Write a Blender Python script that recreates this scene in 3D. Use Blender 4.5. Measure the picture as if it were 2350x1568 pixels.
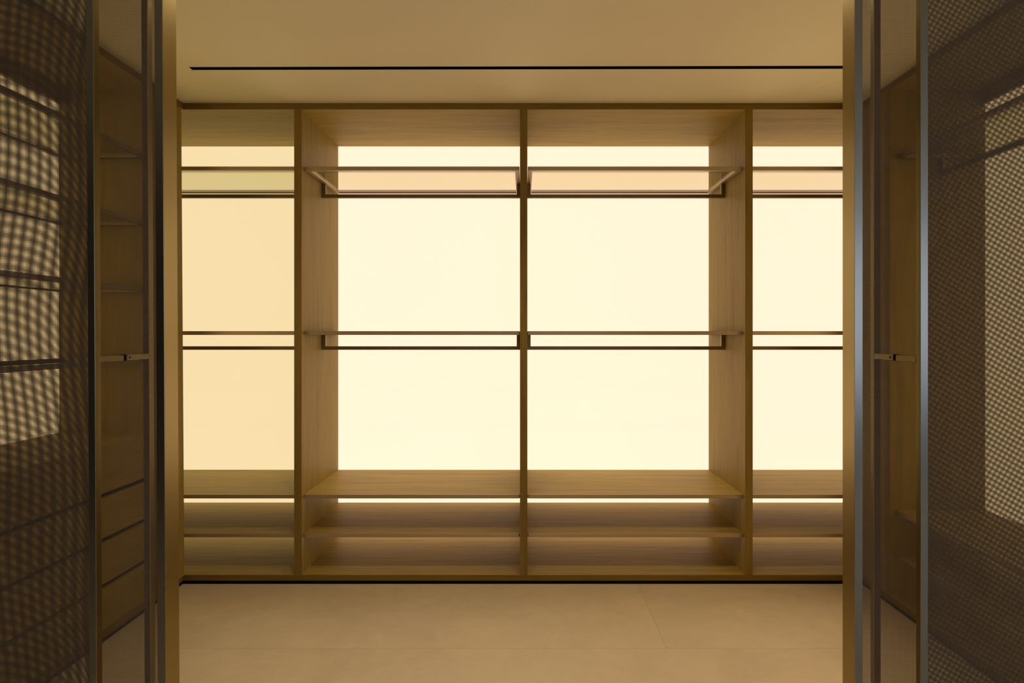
import bpy, bmesh, math
import numpy as np
from mathutils import Vector

# ------------------------------------------------------------------ scene, camera, light
for o in list(bpy.data.objects):
    bpy.data.objects.remove(o, do_unlink=True)
SC = bpy.context.scene
COL = SC.collection

IMG_W, IMG_H = 2350.0, 1568.0
F_PX = 1292.0            # focal length in pixels of the 2350 px wide frame
VPX, VPY = 1202.0, 768.0
CAM_Z = 1.35

cam_d = bpy.data.cameras.new('camera')
cam_d.sensor_width = 36.0
cam_d.lens = 36.0 * F_PX / IMG_W
cam_d.shift_x = (IMG_W / 2 - VPX) / IMG_W
cam_d.shift_y = -(IMG_H / 2 - VPY) / IMG_W
cam_d.clip_start = 0.02
cam = bpy.data.objects.new('camera', cam_d)
COL.objects.link(cam)
cam.location = (0, 0, CAM_Z)
cam.rotation_euler = (math.pi / 2, 0, 0)
SC.camera = cam

world = bpy.data.worlds.new('world')
SC.world = world
world.use_nodes = True
world.node_tree.nodes['Background'].inputs[0].default_value = (0.5, 0.6, 0.75, 1)
world.node_tree.nodes['Background'].inputs[1].default_value = 0.02

SC.view_settings.view_transform = 'Standard'
SC.view_settings.look = 'None'
SC.view_settings.gamma = 1.0
SC.view_settings.use_curve_mapping = False
SC.view_settings.exposure = 0.0
SC.cycles.max_bounces = 6
SC.cycles.diffuse_bounces = 4
SC.cycles.glossy_bounces = 3
SC.cycles.transmission_bounces = 4
SC.cycles.transparent_max_bounces = 8
SC.cycles.caustics_reflective = False
SC.cycles.caustics_refractive = False

PANEL_COLOR = (1.0, 0.74, 0.55)     # warm light of the backlit panels
PANEL_STRENGTH = 1.22
WINDOW_COLOR = (0.82, 0.91, 1.0)
WINDOW_STRENGTH = 1.0
DOWNLIGHT_W = 26.0

# ------------------------------------------------------------------ materials
def new_mat(name):
    m = bpy.data.materials.new(name)
    m.use_nodes = True
    nt = m.node_tree
    return m, nt, nt.nodes['Principled BSDF']

def ramp(nt, fac, stops):
    r = nt.nodes.new('ShaderNodeValToRGB')
    while len(r.color_ramp.elements) < len(stops):
        r.color_ramp.elements.new(0.5)
    for e, (p, c) in zip(r.color_ramp.elements, stops):
        e.position = p
        e.color = (*c, 1)
    nt.links.new(fac, r.inputs[0])
    return r.outputs[0]

def noise(nt, scale_vec, scale, detail=6, rough=0.6, dist=0.0, offset=(0, 0, 0)):
    tc = nt.nodes.new('ShaderNodeTexCoord')
    oi = nt.nodes.new('ShaderNodeObjectInfo')
    mp = nt.nodes.new('ShaderNodeMapping')
    mp.inputs['Scale'].default_value = scale_vec
    add = nt.nodes.new('ShaderNodeVectorMath'); add.operation = 'ADD'
    sc = nt.nodes.new('ShaderNodeVectorMath'); sc.operation = 'SCALE'
    cmb = nt.nodes.new('ShaderNodeCombineXYZ')
    for k in range(3):
        nt.links.new(oi.outputs['Random'], cmb.inputs[k])
    nt.links.new(cmb.outputs[0], sc.inputs[0]); sc.inputs['Scale'].default_value = 23.7
    nt.links.new(tc.outputs['Object'], mp.inputs[0])
    nt.links.new(mp.outputs[0], add.inputs[0]); nt.links.new(sc.outputs[0], add.inputs[1])
    n = nt.nodes.new('ShaderNodeTexNoise')
    n.inputs['Scale'].default_value = scale
    n.inputs['Detail'].default_value = detail
    n.inputs['Roughness'].default_value = rough
    n.inputs['Distortion'].default_value = dist
    nt.links.new(add.outputs[0], n.inputs['Vector'])
    return n.outputs[0]

def wood(name, axis, base=(0.375, 0.265, 0.06)):
    m, nt, b = new_mat(name)
    stretch = {'X': (0.55, 9, 9), 'Y': (9, 0.55, 9), 'Z': (9, 9, 0.55)}[axis]
    fine = {'X': (2.5, 60, 60), 'Y': (60, 2.5, 60), 'Z': (60, 60, 2.5)}[axis]
    n1 = noise(nt, stretch, 2.2, 3, 0.55, 1.6)
    n2 = noise(nt, fine, 2.4, 2, 0.7, 0.0)
    dk = tuple(c * 0.80 for c in base); lt = tuple(min(1, c * 1.10) for c in base)
    c1 = ramp(nt, n1, [(0.30, dk), (0.5, base), (0.70, lt)])
    c2 = ramp(nt, n2, [(0.33, (0.70, 0.66, 0.60)), (0.48, (0.98, 0.98, 0.98)), (0.7, (1.0, 1.0, 1.0))])
    mx = nt.nodes.new('ShaderNodeMix'); mx.data_type = 'RGBA'; mx.blend_type = 'MULTIPLY'
    mx.inputs[0].default_value = 0.42
    nt.links.new(c1, mx.inputs[6]); nt.links.new(c2, mx.inputs[7])
    nt.links.new(mx.outputs[2], b.inputs['Base Color'])
    b.inputs['Roughness'].default_value = 0.52
    b.inputs['Specular IOR Level'].default_value = 0.15
    bp = nt.nodes.new('ShaderNodeBump'); bp.inputs['Strength'].default_value = 0.06
    bp.inputs['Distance'].default_value = 0.002
    nt.links.new(n2, bp.inputs['Height']); nt.links.new(bp.outputs[0], b.inputs['Normal'])
    return m

def plain(name, col, rough=0.6, metal=0.0, spec=0.5, var=0.05, scale=6.0, stretch=(1, 1, 1)):
    m, nt, b = new_mat(name)
    n = noise(nt, stretch, scale, 2, 0.6)
    lo = tuple(c * (1 - var) for c in col); hi = tuple(min(1, c * (1 + var)) for c in col)
    nt.links.new(ramp(nt, n, [(0.3, lo), (0.7, hi)]), b.inputs['Base Color'])
    b.inputs['Roughness'].default_value = rough
    b.inputs['Metallic'].default_value = metal
    b.inputs['Specular IOR Level'].default_value = spec
    return m

def stone(name):
    m, nt, b = new_mat(name)
    base = (0.86, 0.745, 0.57)
    n1 = noise(nt, (1.2, 1.2, 1), 2.2, 6, 0.66, 0.8)
    n2 = noise(nt, (1.5, 2.0, 1), 7.0, 4, 0.7, 0.6)
    n3 = noise(nt, (1, 1, 1), 90.0, 1, 0.6)
    c1 = ramp(nt, n1, [(0.32, tuple(c * .93 for c in base)), (0.52, base), (0.72, tuple(c * 1.06 for c in base))])
    c2 = ramp(nt, n2, [(0.35, (0.95, 0.94, 0.92)), (0.6, (1, 1, 1))])
    mx = nt.nodes.new('ShaderNodeMix'); mx.data_type = 'RGBA'; mx.blend_type = 'MULTIPLY'
    mx.inputs[0].default_value = 0.8
    nt.links.new(c1, mx.inputs[6]); nt.links.new(c2, mx.inputs[7])
    nt.links.new(mx.outputs[2], b.inputs['Base Color'])
    b.inputs['Roughness'].default_value = 0.55
    b.inputs['Specular IOR Level'].default_value = 0.3
    bp = nt.nodes.new('ShaderNodeBump'); bp.inputs['Strength'].default_value = 0.04
    bp.inputs['Distance'].default_value = 0.002
    nt.links.new(n3, bp.inputs['Height']); nt.links.new(bp.outputs[0], b.inputs['Normal'])
    return m

def glow(name, col, strength):
    m, nt, b = new_mat(name)
    n = noise(nt, (1, 1, 1), 0.9, 1, 0.5)
    nt.links.new(ramp(nt, n, [(0.3, (0.29, 0.26, 0.21)), (0.7, (0.31, 0.28, 0.23))]), b.inputs['Base Color'])
    b.inputs['Roughness'].default_value = 0.6
    b.inputs['Specular IOR Level'].default_value = 0.2
    b.inputs['Emission Color'].default_value = (*col, 1)
    b.inputs['Emission Strength'].default_value = strength
    return m

def shelf_glass(name, tint):
    m, nt, b = new_mat(name)
    nt.nodes.remove(b)
    out = nt.nodes['Material Output']
    tr = nt.nodes.new('ShaderNodeBsdfTransparent'); tr.inputs[0].default_value = (*tint, 1)
    gl = nt.nodes.new('ShaderNodeBsdfGlossy'); gl.inputs['Roughness'].default_value = 0.02
    gl.inputs['Color'].default_value = (0.9, 0.88, 0.85, 1)
    fr = nt.nodes.new('ShaderNodeFresnel'); fr.inputs[0].default_value = 1.5
    ge = nt.nodes.new('ShaderNodeNewGeometry')
    inv = nt.nodes.new('ShaderNodeMath'); inv.operation = 'SUBTRACT'; inv.inputs[0].default_value = 1.0
    mul = nt.nodes.new('ShaderNodeMath'); mul.operation = 'MULTIPLY'
    nt.links.new(ge.outputs['Backfacing'], inv.inputs[1])
    nt.links.new(fr.outputs[0], mul.inputs[0]); nt.links.new(inv.outputs[0], mul.inputs[1])
    mx = nt.nodes.new('ShaderNodeMixShader')
    nt.links.new(mul.outputs[0], mx.inputs[0]); nt.links.new(tr.outputs[0], mx.inputs[1]); nt.links.new(gl.outputs[0], mx.inputs[2])
    nt.links.new(mx.outputs[0], out.inputs[0])
    return m

M = {}
M['wood_lit_x'] = wood('oak_board_lit_x', 'X', (0.47, 0.34, 0.085))  # horizontal boards lightened: stronger light on them put into the colour
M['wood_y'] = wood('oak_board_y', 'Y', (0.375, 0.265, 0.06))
M['wood_shaded_z'] = wood('oak_upright_shaded_z', 'Z', (0.34, 0.24, 0.054))  # same oak darkened: weaker light on uprights put into the colour
M['front_shade_x'] = wood('oak_front_shade_x', 'X', (0.235, 0.155, 0.034))  # same oak darker still: shade of the cabinet fronts painted in
M['front_shade_y'] = wood('oak_front_shade_y', 'Y', (0.235, 0.155, 0.034))
M['front_shade_z'] = wood('oak_front_shade_z', 'Z', (0.26, 0.175, 0.042))
M['bronze'] = plain('dark_bronze_metal', (0.52, 0.41, 0.27), 0.42, 0.65, var=0.04, scale=30, stretch=(1, 40, 40))
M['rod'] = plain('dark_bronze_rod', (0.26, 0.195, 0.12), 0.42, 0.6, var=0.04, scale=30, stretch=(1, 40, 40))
M['door_cap'] = plain('brushed_grey_metal', (0.44, 0.44, 0.43), 0.27, 1.0, var=0.05, scale=30, stretch=(30, 30, 0.6))
M['door_metal'] = plain('brushed_brass_metal', (0.31, 0.24, 0.085), 0.30, 1.0, var=0.05, scale=30, stretch=(30, 30, 0.6))
M['satin'] = plain('satin_bronze_paint', (0.50, 0.41, 0.32), 0.6, 0.0)
M['black'] = plain('black_paint', (0.006, 0.005, 0.004), 0.7, 0.0, 0.1)
M['ceiling'] = plain('ceiling_paint', (0.90, 0.84, 0.66), 0.9, 0.0, 0.1, var=0.012, scale=3)
M['wall'] = plain('wall_paint', (0.20, 0.18, 0.15), 0.9, 0.0, 0.1, var=0.02, scale=3)
M['grout'] = plain('grout', (0.62, 0.52, 0.38), 0.9, 0.0, 0.1)
M['stone'] = stone('beige_stone_tile')
M['mesh'] = plain('bronze_gauze_wire', (0.26, 0.20, 0.15), 0.6, 0.0, 0.4, var=0.08, scale=20)
M['glass'] = shelf_glass('bronze_shelf_glass', (0.835, 0.832, 0.69))
M['panel_main'] = glow('backlit_panel_main', PANEL_COLOR, PANEL_STRENGTH)
M['panel_left'] = glow('backlit_panel_left', (1.0, 0.795, 0.45), 0.895)
M['panel_side'] = glow('backlit_panel_side', (1.0, 0.69, 0.31), 1.3)
M['daylight'] = glow('daylight_pane', WINDOW_COLOR, WINDOW_STRENGTH)
M['lens'] = glow('downlight_lens', (1.0, 0.86, 0.62), 6.0)
M['white_frame'] = plain('window_frame_paint', (0.5, 0.5, 0.48), 0.5)

# ------------------------------------------------------------------ geometry helpers
def link(name, me, mat, parent=None, loc=(0, 0, 0)):
    me.name = name
    o = bpy.data.objects.new(name, me)
    COL.objects.link(o)
    if mat is not None and not me.materials:
        me.materials.append(mat)
    o.location = loc
    if parent is not None:
        o.parent = parent
    return o

def wloc(o):
    v = Vector((0, 0, 0))
    while o is not None:
        v += o.location
        o = o.parent
    return v

def box(name, x0, x1, y0, y1, z0, z1, mat, parent=None, bevel=0.0008):
    x0, x1 = min(x0, x1), max(x0, x1)
    c = Vector(((x0 + x1) / 2, (y0 + y1) / 2, (z0 + z1) / 2))
    h = Vector(((x1 - x0) / 2, (y1 - y0) / 2, (z1 - z0) / 2))
    bm = bmesh.new()
    bmesh.ops.create_cube(bm, size=2.0)
    for v in bm.verts:
        v.co = Vector((v.co.x * h.x, v.co.y * h.y, v.co.z * h.z))
    if bevel > 0:
        bmesh.ops.bevel(bm, geom=list(bm.edges), offset=min(bevel, 0.3 * min(h) * 2), segments=1, affect='EDGES')
    me = bpy.data.meshes.new(name)
    bm.to_mesh(me); bm.free()
    return link(name, me, mat, parent, c - (wloc(parent) if parent else Vector((0, 0, 0))))

def cyl(name, c, r, depth, axis, mat, parent=None, seg=20):
    bm = bmesh.new()
    bmesh.ops.create_cone(bm, cap_ends=True, segments=seg, radius1=r, radius2=r, depth=depth)
    if axis == 'X':
        bmesh.ops.rotate(bm, verts=bm.verts, cent=(0, 0, 0), matrix=__import__('mathutils').Matrix.Rotation(math.pi / 2, 3, 'Y'))
    me = bpy.data.meshes.new(name)
    bm.to_mesh(me); bm.free()
    return link(name, me, mat, parent, Vector(c) - (wloc(parent) if parent else Vector((0, 0, 0))))

def poly_mesh(name, verts, faces, mat, parent=None):
    me = bpy.data.meshes.new(name)
    off = wloc(parent) if parent else Vector((0, 0, 0))
    me.from_pydata([tuple(Vector(v) - off) for v in verts], [], faces)
    me.validate()
    bm = bmesh.new(); bm.from_mesh(me)
    bmesh.ops.recalc_face_normals(bm, faces=bm.faces)
    bm.to_mesh(me); bm.free()
    return link(name, me, mat, parent)

def empty(name, loc, label=None, cat=None, group=None, kind=None):
    o = bpy.data.objects.new(name, None)
    o.empty_display_size = 0.1
    COL.objects.link(o)
    o.location = loc
    if label: o['label'] = label
    if cat: o['category'] = cat
    if group: o['group'] = group
    if kind: o['kind'] = kind
    return o

def structure(o, label=None):
    o['kind'] = 'structure'
    if label: o['label'] = label
    return o

def X(px, y):   # metres to the side of the lens axis for a pixel column at depth y
    return (px - VPX) * y / F_PX

# ------------------------------------------------------------------ the room shell
CEIL = 2.6
RX0, RX1 = -3.4, 5.6        # near room
RY0 = -3.3
CX = 2.50                   # closet half width
BY = 3.70                   # closet back wall

# floor: screed with stone tiles laid on it
floor = structure(box('floor', RX0, RX1, RY0, BY + 0.1, -0.12, -0.0015, M['grout'], None, 0), 'beige stone tiled floor')
ty = 2.42
tiles_y = [ty - 1.2 * k for k in range(0, 5)]
rows = [(y - 1.2, y) for y in tiles_y] + [(ty, ty + 1.2), (ty + 1.2, BY + 0.1)]
shared = {}
for i, (y0, y1) in enumerate(sorted(rows)):
    y0 = max(y0, RY0); y1 = min(y1, BY + 0.1)
    if y1 - y0 < 0.02: continue
    off = 0.614 if y0 > ty - 0.01 or i % 2 else 1.36
    if abs(y1 - ty) < 0.01: off = 1.36
    x = off - 2.8 * math.ceil((off - RX0) / 2.8)
    while x < RX1:
        a, b_ = max(x, RX0), min(x + 2.8, RX1)
        if b_ - a > 0.02:
            box('tile', a + 0.0005, b_ - 0.0005, y0 + 0.0005, y1 - 0.0005, -0.012, 0.0, M['stone'], floor, 0.0003)
        x += 2.8

# ceiling with an opening for the slot
sx0, sx1 = X(433, 2.628), 1.56
sl = [(sx0, 2.630, CEIL), (sx1, 2.6175, CEIL), (sx1, 2.6455, CEIL), (sx0, 2.658, CEIL)]
T = 0.12
outer = [(RX0, RY0), (RX1, RY0), (RX1, BY + 0.1), (RX0, BY + 0.1)]
V = [(x, y, CEIL) for x, y in outer] + [(p[0], p[1], CEIL) for p in sl] + \
    [(x, y, CEIL + T) for x, y in outer] + [(p[0], p[1], CEIL + T) for p in sl]
Fc = [(0, 1, 5, 4), (1, 2, 6, 5), (2, 3, 7, 6), (3, 0, 4, 7), (8, 9, 13, 12), (9, 10, 14, 13), (10, 11, 15, 14), (11, 8, 12, 15),
      (0, 1, 9, 8), (1, 2, 10, 9), (2, 3, 11, 10), (3, 0, 8, 11), (4, 5, 13, 12), (5, 6, 14, 13), (6, 7, 15, 14), (7, 4, 12, 15)]
structure(poly_mesh('ceiling', V, Fc, M['ceiling']), 'smooth warm white ceiling with a narrow slot')

# walls
structure(box('wall_back', -CX - 0.1, CX + 0.1, BY, BY + 0.1, 0, CEIL, M['wall'], None, 0))
structure(box('wall_left', -CX - 0.1, -CX, 1.36, BY, 0, CEIL, M['wall'], None, 0))
structure(box('wall_right', CX, CX + 0.1, 1.36, BY, 0, CEIL, M['wall'], None, 0))
structure(box('wall_front_left', RX0, -1.79, 1.18, 1.36, 0, CEIL, M['wall'], None, 0))
structure(box('wall_front_right', 1.72, RX1, 1.18, 1.36, 0, CEIL, M['wall'], None, 0))
structure(box('wall_room_left', RX0 - 0.1, RX0, RY0, 1.36, 0, CEIL, M['wall'], None, 0))
structure(box('wall_room_right', RX1, RX1 + 0.1, RY0, 1.36, 0, CEIL, M['wall'], None, 0))
# the wall behind the viewer with a wide window
WX0, WX1, WZ0, WZ1 = 0.1, 5.2, 0.70, 2.45
bw = structure(empty('wall_room_back', (0, RY0, 0)))
box('wall_panel', RX0, WX0, RY0 - 0.1, RY0, 0, CEIL, M['wall'], bw, 0)
box('wall_panel', WX1, RX1, RY0 - 0.1, RY0, 0, CEIL, M['wall'], bw, 0)
box('wall_panel', WX0, WX1, RY0 - 0.1, RY0, 0, WZ0, M['wall'], bw, 0)
box('wall_panel', WX0, WX1, RY0 - 0.1, RY0, WZ1, CEIL, M['wall'], bw, 0)
w1 = structure(empty('window_1', ((WX0 + WX1) / 2, RY0, WZ0)))
box('window_frame', WX0, WX1, RY0 - 0.08, RY0 - 0.02, WZ0, WZ0 + 0.05, M['white_frame'], w1)
box('window_frame', WX0, WX1, RY0 - 0.08, RY0 - 0.02, WZ1 - 0.05, WZ1, M['white_frame'], w1)
for k in range(4):
    xx = WX0 + 0.025 + k * (WX1 - WX0 - 0.05) / 3
    box('window_frame', xx - 0.025, xx + 0.025, RY0 - 0.08, RY0 - 0.02, WZ0 + 0.05, WZ1 - 0.05, M['white_frame'], w1)
for k in range(3):
    xx = WX0 + 0.025 + k * (WX1 - WX0 - 0.05) / 3
    box('window_pane', xx + 0.025, xx + (WX1 - WX0 - 0.05) / 3 - 0.025, RY0 - 0.055, RY0 - 0.045, WZ0 + 0.05, WZ1 - 0.05, M['daylight'], w1, 0)

# ------------------------------------------------------------------ shared wardrobe pieces
YF, YB = 3.04, 3.64         # front face and luminous back of the far wardrobe
ZT = 2.566                  # underside of the top panel
ZB = 0.051                  # top of the bottom panel
SY0, SY1 = 3.07, 3.625      # shelf front and back edges

class Run:
    """Axis helper: a run of wardrobe written as (along, depth, z); mapped into the room."""
    def __init__(self, root, kind):
        self.root, self.kind = root, kind
        self.depth = 0.60 if kind == 'back' else 0.472
        self.wood = M['wood_lit_x'] if kind == 'back' else M['wood_y']
    def box(self, name, a0, a1, d0, d1, z0, z1, mat, parent=None, bevel=0.0008):
        parent = parent or self.root
        if self.kind == 'back':
            return box(name, a0, a1, YF + d0, YF + d1, z0, z1, mat, parent, bevel)
        s = -1 if self.kind == 'left' else 1
        f = 1.838 if s < 0 else 1.822
        return box(name, s * (f + d0), s * (f + d1), a0, a1, z0, z1, mat, parent, bevel)

def glass_shelf(run, a0, a1, zb, screws=True):
    """Bronze tube frame with a bronze glass pane; zb = underside height."""
    h, w = 0.021, 0.025
    d0, d1 = SY0 - YF, run.depth - (0.050 if run.kind == 'back' else 0.015)
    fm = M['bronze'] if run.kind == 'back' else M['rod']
    e = empty('glass_shelf', (0, 0, 0)); e.parent = run.root; e.location = -wloc(run.root)
    run.box('front_rail', a0, a1, d0, d0 + w, zb, zb + h, fm, e)
    run.box('back_rail', a0, a1, d1 - w, d1, zb, zb + h, fm, e)
    run.box('side_rail', a0, a0 + w, d0 + w, d1 - w, zb, zb + h, fm, e)
    run.box('side_rail', a1 - w, a1, d0 + w, d1 - w, zb, zb + h, fm, e)
    run.box('glass_pane', a0 + w - 0.004, a1 - w + 0.004, d0 + w - 0.004, d1 - w + 0.004, zb + 0.004, zb + 0.010, M['glass'], e, 0)
    return e

def hanging_rod(run, a0, a1, zt, zshelf):
    """Flat rod hung from the shelf by two drop brackets, along the middle of the depth."""
    d0 = run.depth / 2 + 0.006; d1 = d0 + 0.020
    e = empty('hanging_rod', (0, 0, 0)); e.parent = run.root; e.location = -wloc(run.root)
    run.box('rod_bar', a0, a1, d0, d1, zt - 0.021, zt, M['rod'], e)
    run.box('drop_bracket', a0, a0 + 0.021, d0, d1, zt, zshelf, M['rod'], e)
    run.box('drop_bracket', a1 - 0.021, a1, d0, d1, zt, zshelf, M['rod'], e)
    return e

def wood_shelf(run, a0, a1, zt, g=0.006):
    d0, d1 = SY0 - YF, run.depth - 0.002
    e = empty('wood_shelf', (0, 0, 0)); e.parent = run.root; e.location = -wloc(run.root)
    run.box('board', a0 + 0.0003, a1 - 0.0003, d0 + 0.004, d1, zt - 0.020, zt, run.wood, e, 0)
    run.box('edge_strip', a0 + g, a1 - g, d0, d0 + 0.004, zt - 0.0205, zt + 0.0004, M['bronze'], e, 0.0005)
    return e

# ------------------------------------------------------------------ the far wardrobe
WL = -1.838
wb = empty('wardrobe', (0, YF + 0.3, 0), 'wide oak wardrobe with glowing back panels facing the doorway, four bays', 'wardrobe')
R = Run(wb, 'back')
D = 0.60
div = [(X(675, YF), X(692, YF)), (X(1193.3, YF), X(1210.3, YF)), (X(1710.3, YF), X(1727.5, YF))]
o = R.box('top_panel', -2.46, 2.46, 0.001, D + 0.03, ZT, CEIL - 0.0005, M['wood_lit_x'], None, 0)
R.box('front_shade_band', -2.46, 2.46, 0, 0.001, ZT, CEIL - 0.0005, M['front_shade_x'], o, 0)  # added thin strip, carries the painted shade of the front face
o = R.box('bottom_panel', -2.46, 2.46, 0.001, D + 0.03, 0.0206, ZB, M['wood_lit_x'], None, 0)
R.box('front_shade_band', -2.46, 2.46, 0, 0.001, 0.0206, ZB, M['front_shade_x'], o, 0)
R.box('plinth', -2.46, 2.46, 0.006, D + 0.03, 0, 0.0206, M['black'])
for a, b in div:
    o = R.box('divider', a, b, 0.001, D, ZB, ZT, M['wood_shaded_z'], None, 0)
    R.box('front_shade_band', a, b, 0, 0.001, ZB, ZT, M['front_shade_z'], o, 0)
R.box('end_panel', -2.46, -2.44, 0, D, ZB, ZT, M['wood_shaded_z'])
R.box('end_panel', 2.44, 2.46, 0, D, ZB, ZT, M['wood_shaded_z'])
bays = [(-2.44, div[0][0]), (div[0][1], div[1][0]), (div[1][1], div[2][0]), (div[2][1], 2.44)]
for k, (a, b) in enumerate(bays):
    p = R.box('backlit_panel', a + 0.0005, b - 0.0005, D, D + 0.03, ZB, ZT, M['panel_left'] if k == 0 else M['panel_main'], None, 0)
    p['label'] = 'glowing warm white back panel'
    ga, gb = (0.007, 0.0025) if k < 2 else (0.0025, 0.007)
    glass_shelf(R, a + ga, b - gb, 2.246)
    hanging_rod(R, a + 0.0005, b - 0.0005, 2.184, 2.2465)
    glass_shelf(R, a + ga, b - gb, 1.3477)
    hanging_rod(R, a + 0.0005, b - 0.0005, 1.280, 1.3482)
    wood_shelf(R, a, b, 0.476)
    wood_shelf(R, a, b, 0.264)

# ------------------------------------------------------------------ the side wardrobes
def side_wardrobe(kind, label):
    s = -1 if kind == 'left' else 1
    root = empty('wardrobe', (s * 2.14, 2.2, 0), label, 'wardrobe')
    r = Run(root, kind)
    D = r.depth
    y0, y1 = 1.40, 3.035
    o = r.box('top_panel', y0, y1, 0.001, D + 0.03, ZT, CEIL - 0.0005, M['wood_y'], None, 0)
    r.box('front_shade_band', y0, y1, 0, 0.001, ZT, CEIL - 0.0005, M['front_shade_y'], o, 0)
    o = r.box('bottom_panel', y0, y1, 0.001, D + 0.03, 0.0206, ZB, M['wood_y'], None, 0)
    r.box('front_shade_band', y0, y1, 0, 0.001, 0.0206, ZB, M['front_shade_y'], o, 0)
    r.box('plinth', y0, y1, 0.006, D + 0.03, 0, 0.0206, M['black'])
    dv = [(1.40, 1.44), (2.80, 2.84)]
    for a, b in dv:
        o = r.box('divider', a, b, 0.001, D, ZB, ZT, M['wood_shaded_z'], None, 0)
        r.box('front_shade_band', a, b, 0, 0.001, ZB, ZT, M['front_shade_z'], o, 0)
    # corner filler, a touch out of plumb on the left as seen
    lean = 0.0 if kind == 'right' else 0.0085
    f = 1.838 if s < 0 else 1.822
    vs = []
    for z, l in ((ZB, -lean), (ZT, lean)):
        for yy in (2.84, y1):
            vs += [(s * (f + l), yy, z), (s * (f + l + 0.02), yy, z)]
    poly_mesh('corner_filler', vs, [(0, 1, 3, 2), (4, 5, 7, 6), (0, 2, 6, 4), (1, 3, 7, 5), (0, 1, 5, 4), (2, 3, 7, 6)], M['wood_shaded_z'], root)
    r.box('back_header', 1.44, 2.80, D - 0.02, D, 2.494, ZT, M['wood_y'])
    for a, b in ((1.44, 2.80),):
        p = r.box('backlit_panel', a + 0.0005, b - 0.0005, D, D + 0.03, ZB, ZT, M['panel_side'], None, 0)
        p['label'] = 'glowing warm white back panel'
        g = 0.005
        glass_shelf(r, a + g, b - g, 2.222)
        if kind == 'left':
            for z in (1.89, 1.56, 1.212):
                glass_shelf(r, a + g, b - g, z)
            r.box('counter_board', a, b, 0.002, D, 0.842, 0.862, M['wood_y'])
            for zb, zt in ((0.653, 0.842), (0.456, 0.633), (0.255, 0.436), (ZB + 0.004, 0.235)):
                dr = r.box('drawer', a + 0.003, b - 0.003, 0.004, 0.024, zb, zt, M['wood_y'])
                r.box('grip_channel', a + 0.003, b - 0.003, 0.026, 0.046, zb - 0.02 if zb > 0.1 else zb, zt, M['black'], dr)
        else:
            hanging_rod(r, a + 0.004, b - 0.004, 2.16, 2.2225)
            wood_shelf(r, a, b, 0.476)
            wood_shelf(r, a, b, 0.264)
    return root

side_wardrobe('left', 'oak wardrobe along the left wall with glass shelves and drawers, behind gauze door')
side_wardrobe('right', 'oak wardrobe along the right wall with open hanging space, behind gauze door')

# ------------------------------------------------------------------ gauze doors
PITCH, WIRE, THK = 0.00165, 0.00063, 0.00012

def wire_mesh(name, polys, perps, y, mat, parent):
    """polys: list of (n,2) arrays of x,z points; perps: in-plane unit normal of each."""
    off = wloc(parent)
    VV, FF, base = [], [], 0
    for P, q in zip(polys, perps):
        n = len(P)
        q = np.asarray(q) * WIRE / 2
        ring = np.empty((n, 4, 3))
        for k, (su, sv) in enumerate(((1, -1), (1, 1), (-1, 1), (-1, -1))):
            ring[:, k, 0] = P[:, 0] + su * q[0] - off.x
            ring[:, k, 1] = y + sv * THK / 2 - off.y
            ring[:, k, 2] = P[:, 1] + su * q[1] - off.z
        VV.append(ring.reshape(-1, 3))
        i = base + np.arange(n - 1)[:, None] * 4
        for k in range(4):
            k2 = (k + 1) % 4
            FF.append(np.concatenate([i + k, i + k2, i + 4 + k2, i + 4 + k], axis=1))
        base += n * 4
    V_ = np.concatenate(VV); F_ = np.concatenate(FF)
    me = bpy.data.meshes.new(name)
    me.vertices.add(len(V_)); me.vertices.foreach_set('co', V_.astype(np.float32).ravel())
    me.loops.add(F_.size); me.loops.foreach_set('vertex_index', F_.astype(np.int32).ravel())
    me.polygons.add(len(F_)); me.polygons.foreach_set('loop_start', np.arange(0, F_.size, 4, dtype=np.int32))
    me.update(calc_edges=True)
    o = link(name, me, mat, parent)
    o['kind'] = 'stuff'
    return o

def straight_wires(x0, x1, z0, z1, ang):
    """Two crossing sets of straight wires at an angle, clipped to the rectangle."""
    polys, perps = [], []
    c = np.array([(x0 + x1) / 2, (z0 + z1) / 2])
    half = math.hypot(x1 - x0, z1 - z0) / 2
    for base in (0.0, math.pi / 2):
        d = np.array([math.cos(base + ang), math.sin(base + ang)])
        q = np.array([-d[1], d[0]])
        for k in range(int(-half / PITCH) - 1, int(half / PITCH) + 2):
            p = c + q * k * PITCH
            t0, t1 = -1e9, 1e9
            ok = True
            for ax, lo, hi in ((0, x0, x1), (1, z0, z1)):
                if abs(d[ax]) < 1e-9:
                    if not lo <= p[ax] <= hi: ok = False
                    continue
                a, b = (lo - p[ax]) / d[ax], (hi - p[ax]) / d[ax]
                t0, t1 = max(t0, min(a, b)), min(t1, max(a, b))
            if ok and t1 - t0 > 0.002:
                n = 2 if abs(ang) < 1e-6 else max(2, int((t1 - t0) / 0.05) + 1)
                tt = np.linspace(t0, t1, n)[:, None]
                polys.append(p[None, :] + d[None, :] * tt); perps.append(q)
    return polys, perps

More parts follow.
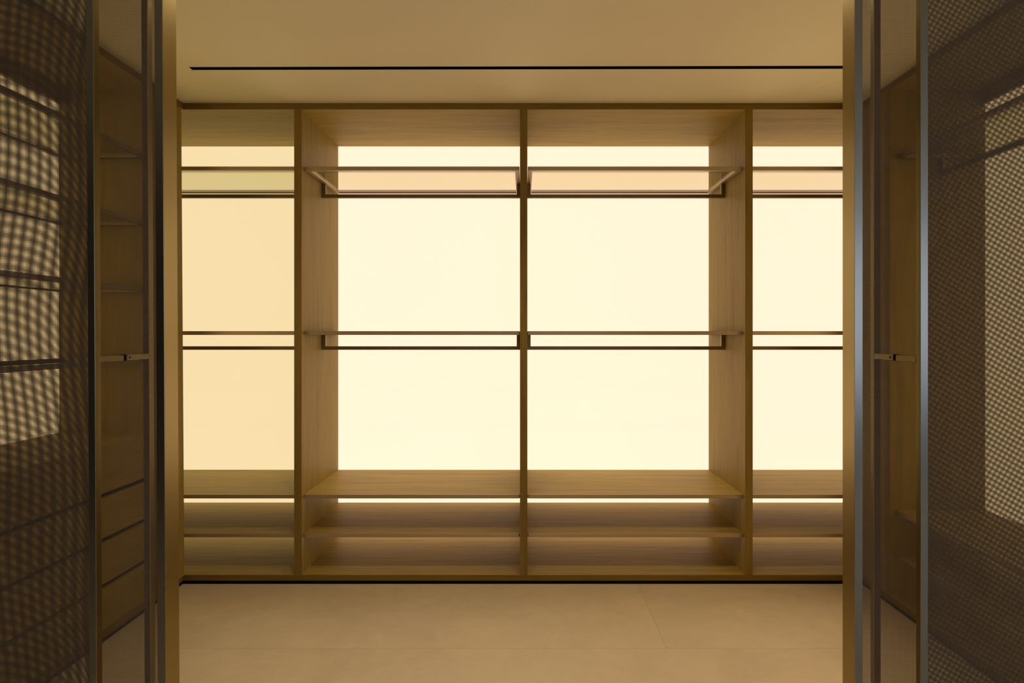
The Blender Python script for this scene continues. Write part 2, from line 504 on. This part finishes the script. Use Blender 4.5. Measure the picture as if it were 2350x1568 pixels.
def warped_wires(x0, x1, z0, z1, xe):
    """Slack gauze: wires pulled out of true near the edge at xe."""
    def u(x, z):
        e = np.abs(x - xe)
        uz = 0.0140 * np.exp(-e / 0.080) + 0.0012 * np.sin(5.5 * z + 6 * x + 0.8) + 0.0005 * np.sin(14 * z - 9 * x)
        ux = 0.0011 * np.sin(4.2 * z + 2.0) + 0.0006 * np.sin(11 * z + 7 * x)
        return ux, uz
    polys, perps = [], []
    zs = np.linspace(z0, z1, 70)
    for x in np.arange(x0 + 0.002, x1 - 0.002, PITCH):
        ux, uz = u(x, zs)
        polys.append(np.stack([np.clip(x + ux, x0, x1), zs], 1)); perps.append((1, 0))
    t = np.linspace(0, 1, 26) ** 1.8
    xs = xe + (x0 - xe) * t if abs(xe - x1) < abs(xe - x0) else xe + (x1 - xe) * t
    for z in np.arange(z0 + 0.002, z1 - 0.002, PITCH):
        ux, uz = u(xs, z)
        polys.append(np.stack([xs, np.clip(z + uz, z0, z1)], 1)); perps.append((0, 1))
    return polys, perps

def gauze_door(name, s, xj0, xj1, yj0, yj1, xb0, xb1, yb, ym, yr, db, label, xend):
    """One door: main stile at the opening, gauze in its frame, front gauze frame and rear pull bar
    tied together by a two-part bracket at half height."""
    root = structure(empty(name, (s * xj0, ym, 0)), label)
    ms = M['door_metal']
    zt, zb = 2.585, 0.012
    o = box('door_stile', s * xj0, s * xj1, yj0 + 0.0015, yj1, zb, zt, ms, root)
    box('face_strip', s * xj0, s * xj1, yj0, yj0 + 0.0015, zb, zt, M['door_cap'], o, 0.0003)
    box('outer_stile', s * xend, s * (xend - 0.018), yj0, yj1, zb, zt, ms, root)
    box('top_rail', s * xj1, s * (xend - 0.018), yj0, yj1, zt - 0.03, zt, ms, root)
    box('bottom_rail', s * xj1, s * (xend - 0.018), yj0, yj1, zb, zb + 0.03, ms, root)
    g0, g1 = sorted((s * xj1, s * (xend - 0.018)))
    # front frame
    o = box('front_bar', s * xb0, s * xb1, yb + 0.0015, yb + db, zb, zt, ms, root)
    box('face_strip', s * xb0, s * xb1, yb, yb + 0.0015, zb, zt, M['door_cap'], o, 0.0003)
    box('front_outer_bar', s * (xend - 0.015), s * xend, yb, yb + db, zb, zt, ms, root)
    box('front_top_rail', s * xb1, s * (xend - 0.015), yb, yb + db, zt - 0.02, zt, ms, root)
    box('front_bottom_rail', s * xb1, s * (xend - 0.015), yb, yb + db, zb, zb + 0.02, ms, root)
    h0, h1 = sorted((s * xb1, s * (xend - 0.015)))
    # rear pull bar
    o = box('rear_pull_bar', s * xb0, s * xb1, yr + 0.0015, yr + db, zb, zt, ms, root)
    box('face_strip', s * xb0, s * xb1, yr, yr + 0.0015, zb, zt, M['satin'], o, 0.0003)
    # bracket
    br = box('front_bracket', s * xb0, s * (xb0 + 0.010), yb + db, ym - 0.008, 1.2895, 1.3038, ms, root)
    box('joint_collar', s * (xb0 + 0.0004), s * (xb0 + 0.0096), ym - 0.008, ym - 0.001, 1.2900, 1.3048, M['black'], br)
    b2 = box('rear_bracket', s * xb0, s * (xb0 + 0.010), ym + 0.001, yr, 1.2903, 1.3045, ms, root)
    cyl('screw', (s * (xb0 - 0.0003), ym + 0.011, 1.2975), 0.0027, 0.001, 'X', M['black'], b2)
    # gauze
    if s < 0:
        p, q = straight_wires(g0, g1, zb + 0.03, zt - 0.03, 0.0)
        wire_mesh('rear_gauze', p, q, ym, M['mesh'], root)
        p, q = warped_wires(h0, h1, zb + 0.02, zt - 0.02, s * xb1)
        wire_mesh('front_gauze', p, q, yb + db / 2, M['mesh'], root)
    else:
        p, q = straight_wires(g0, g1, zb + 0.03, zt - 0.03, 0.0)
        wire_mesh('rear_gauze', p, q, ym, M['mesh'], root)
        p, q = straight_wires(h0, h1, zb + 0.02, zt - 0.02, -0.136)
        wire_mesh('front_gauze', p, q, yb + db / 2, M['mesh'], root)
    return root

dl = gauze_door('door_1', -1, 0.8084, 0.8264, 1.265, 1.316, 0.9147, 0.9290, 1.200, 1.2958, 1.3735, 0.0178,
                'bronze gauze sliding door on the left with slim metal stiles', 1.78)
LEAN = -8.0 / 1568.0
dl.rotation_euler = (0, LEAN, 0)
dl.location.x -= CAM_Z * LEAN
dr = gauze_door('door_2', 1, 0.7438, 0.7614, 1.265, 1.314, 0.8460, 0.8617, 1.200, 1.2890, 1.3595, 0.0150,
                'bronze gauze sliding door on the right with slim metal stiles', 1.71)

# ------------------------------------------------------------------ ceiling slot and downlights
q = sl
dep = 0.055
vs = [(p[0], p[1], CEIL - 0.0008) for p in q] + [(p[0], p[1], CEIL + dep) for p in q]
cx_, cy_ = (sx0 + sx1) / 2, 2.638
ins = 0.0012
vi = []
for zz in (CEIL - 0.0008, CEIL + dep):
    vi += [(q[0][0] + ins, q[0][1] + ins, zz), (q[1][0] - ins, q[1][1] + ins, zz), (q[2][0] - ins, q[2][1] - ins, zz), (q[3][0] + ins, q[3][1] - ins, zz)]
vv = vs + vi
fs = []
for k in range(4):
    k2 = (k + 1) % 4
    fs += [(k, k2, 4 + k2, 4 + k), (8 + k, 8 + k2, 12 + k2, 12 + k), (k, k2, 8 + k2, 8 + k)]
fs += [(12, 13, 14, 15), (4, 5, 6, 7)]
so = poly_mesh('slot_diffuser', vv, fs, M['black'])
so['label'] = 'long thin black air slot recessed in the ceiling'
so['category'] = 'air vent'

def downlight(x, y, label):
    root = empty('downlight', (x, y, CEIL), label, 'downlight', 'recessed ceiling downlights')
    cyl('trim_ring', (x, y, CEIL - 0.004), 0.042, 0.006, 'Z', M['black'], root, 32)
    cyl('lens', (x, y, CEIL - 0.0075), 0.030, 0.002, 'Z', M['lens'], root, 32)
    l = bpy.data.lights.new('downlight_lamp', 'SPOT')
    l.energy = DOWNLIGHT_W; l.color = (1.0, 0.80, 0.52)
    l.spot_size = math.radians(125); l.spot_blend = 0.6; l.shadow_soft_size = 0.025
    lo = bpy.data.objects.new('downlight_lamp', l); COL.objects.link(lo)
    lo.parent = root; lo.location = (0, 0, -0.012)
    return root
downlight(-0.55, 1.95, 'small recessed ceiling downlight on the left above the doorway side')
downlight(0.55, 1.95, 'small recessed ceiling downlight on the right above the doorway side')
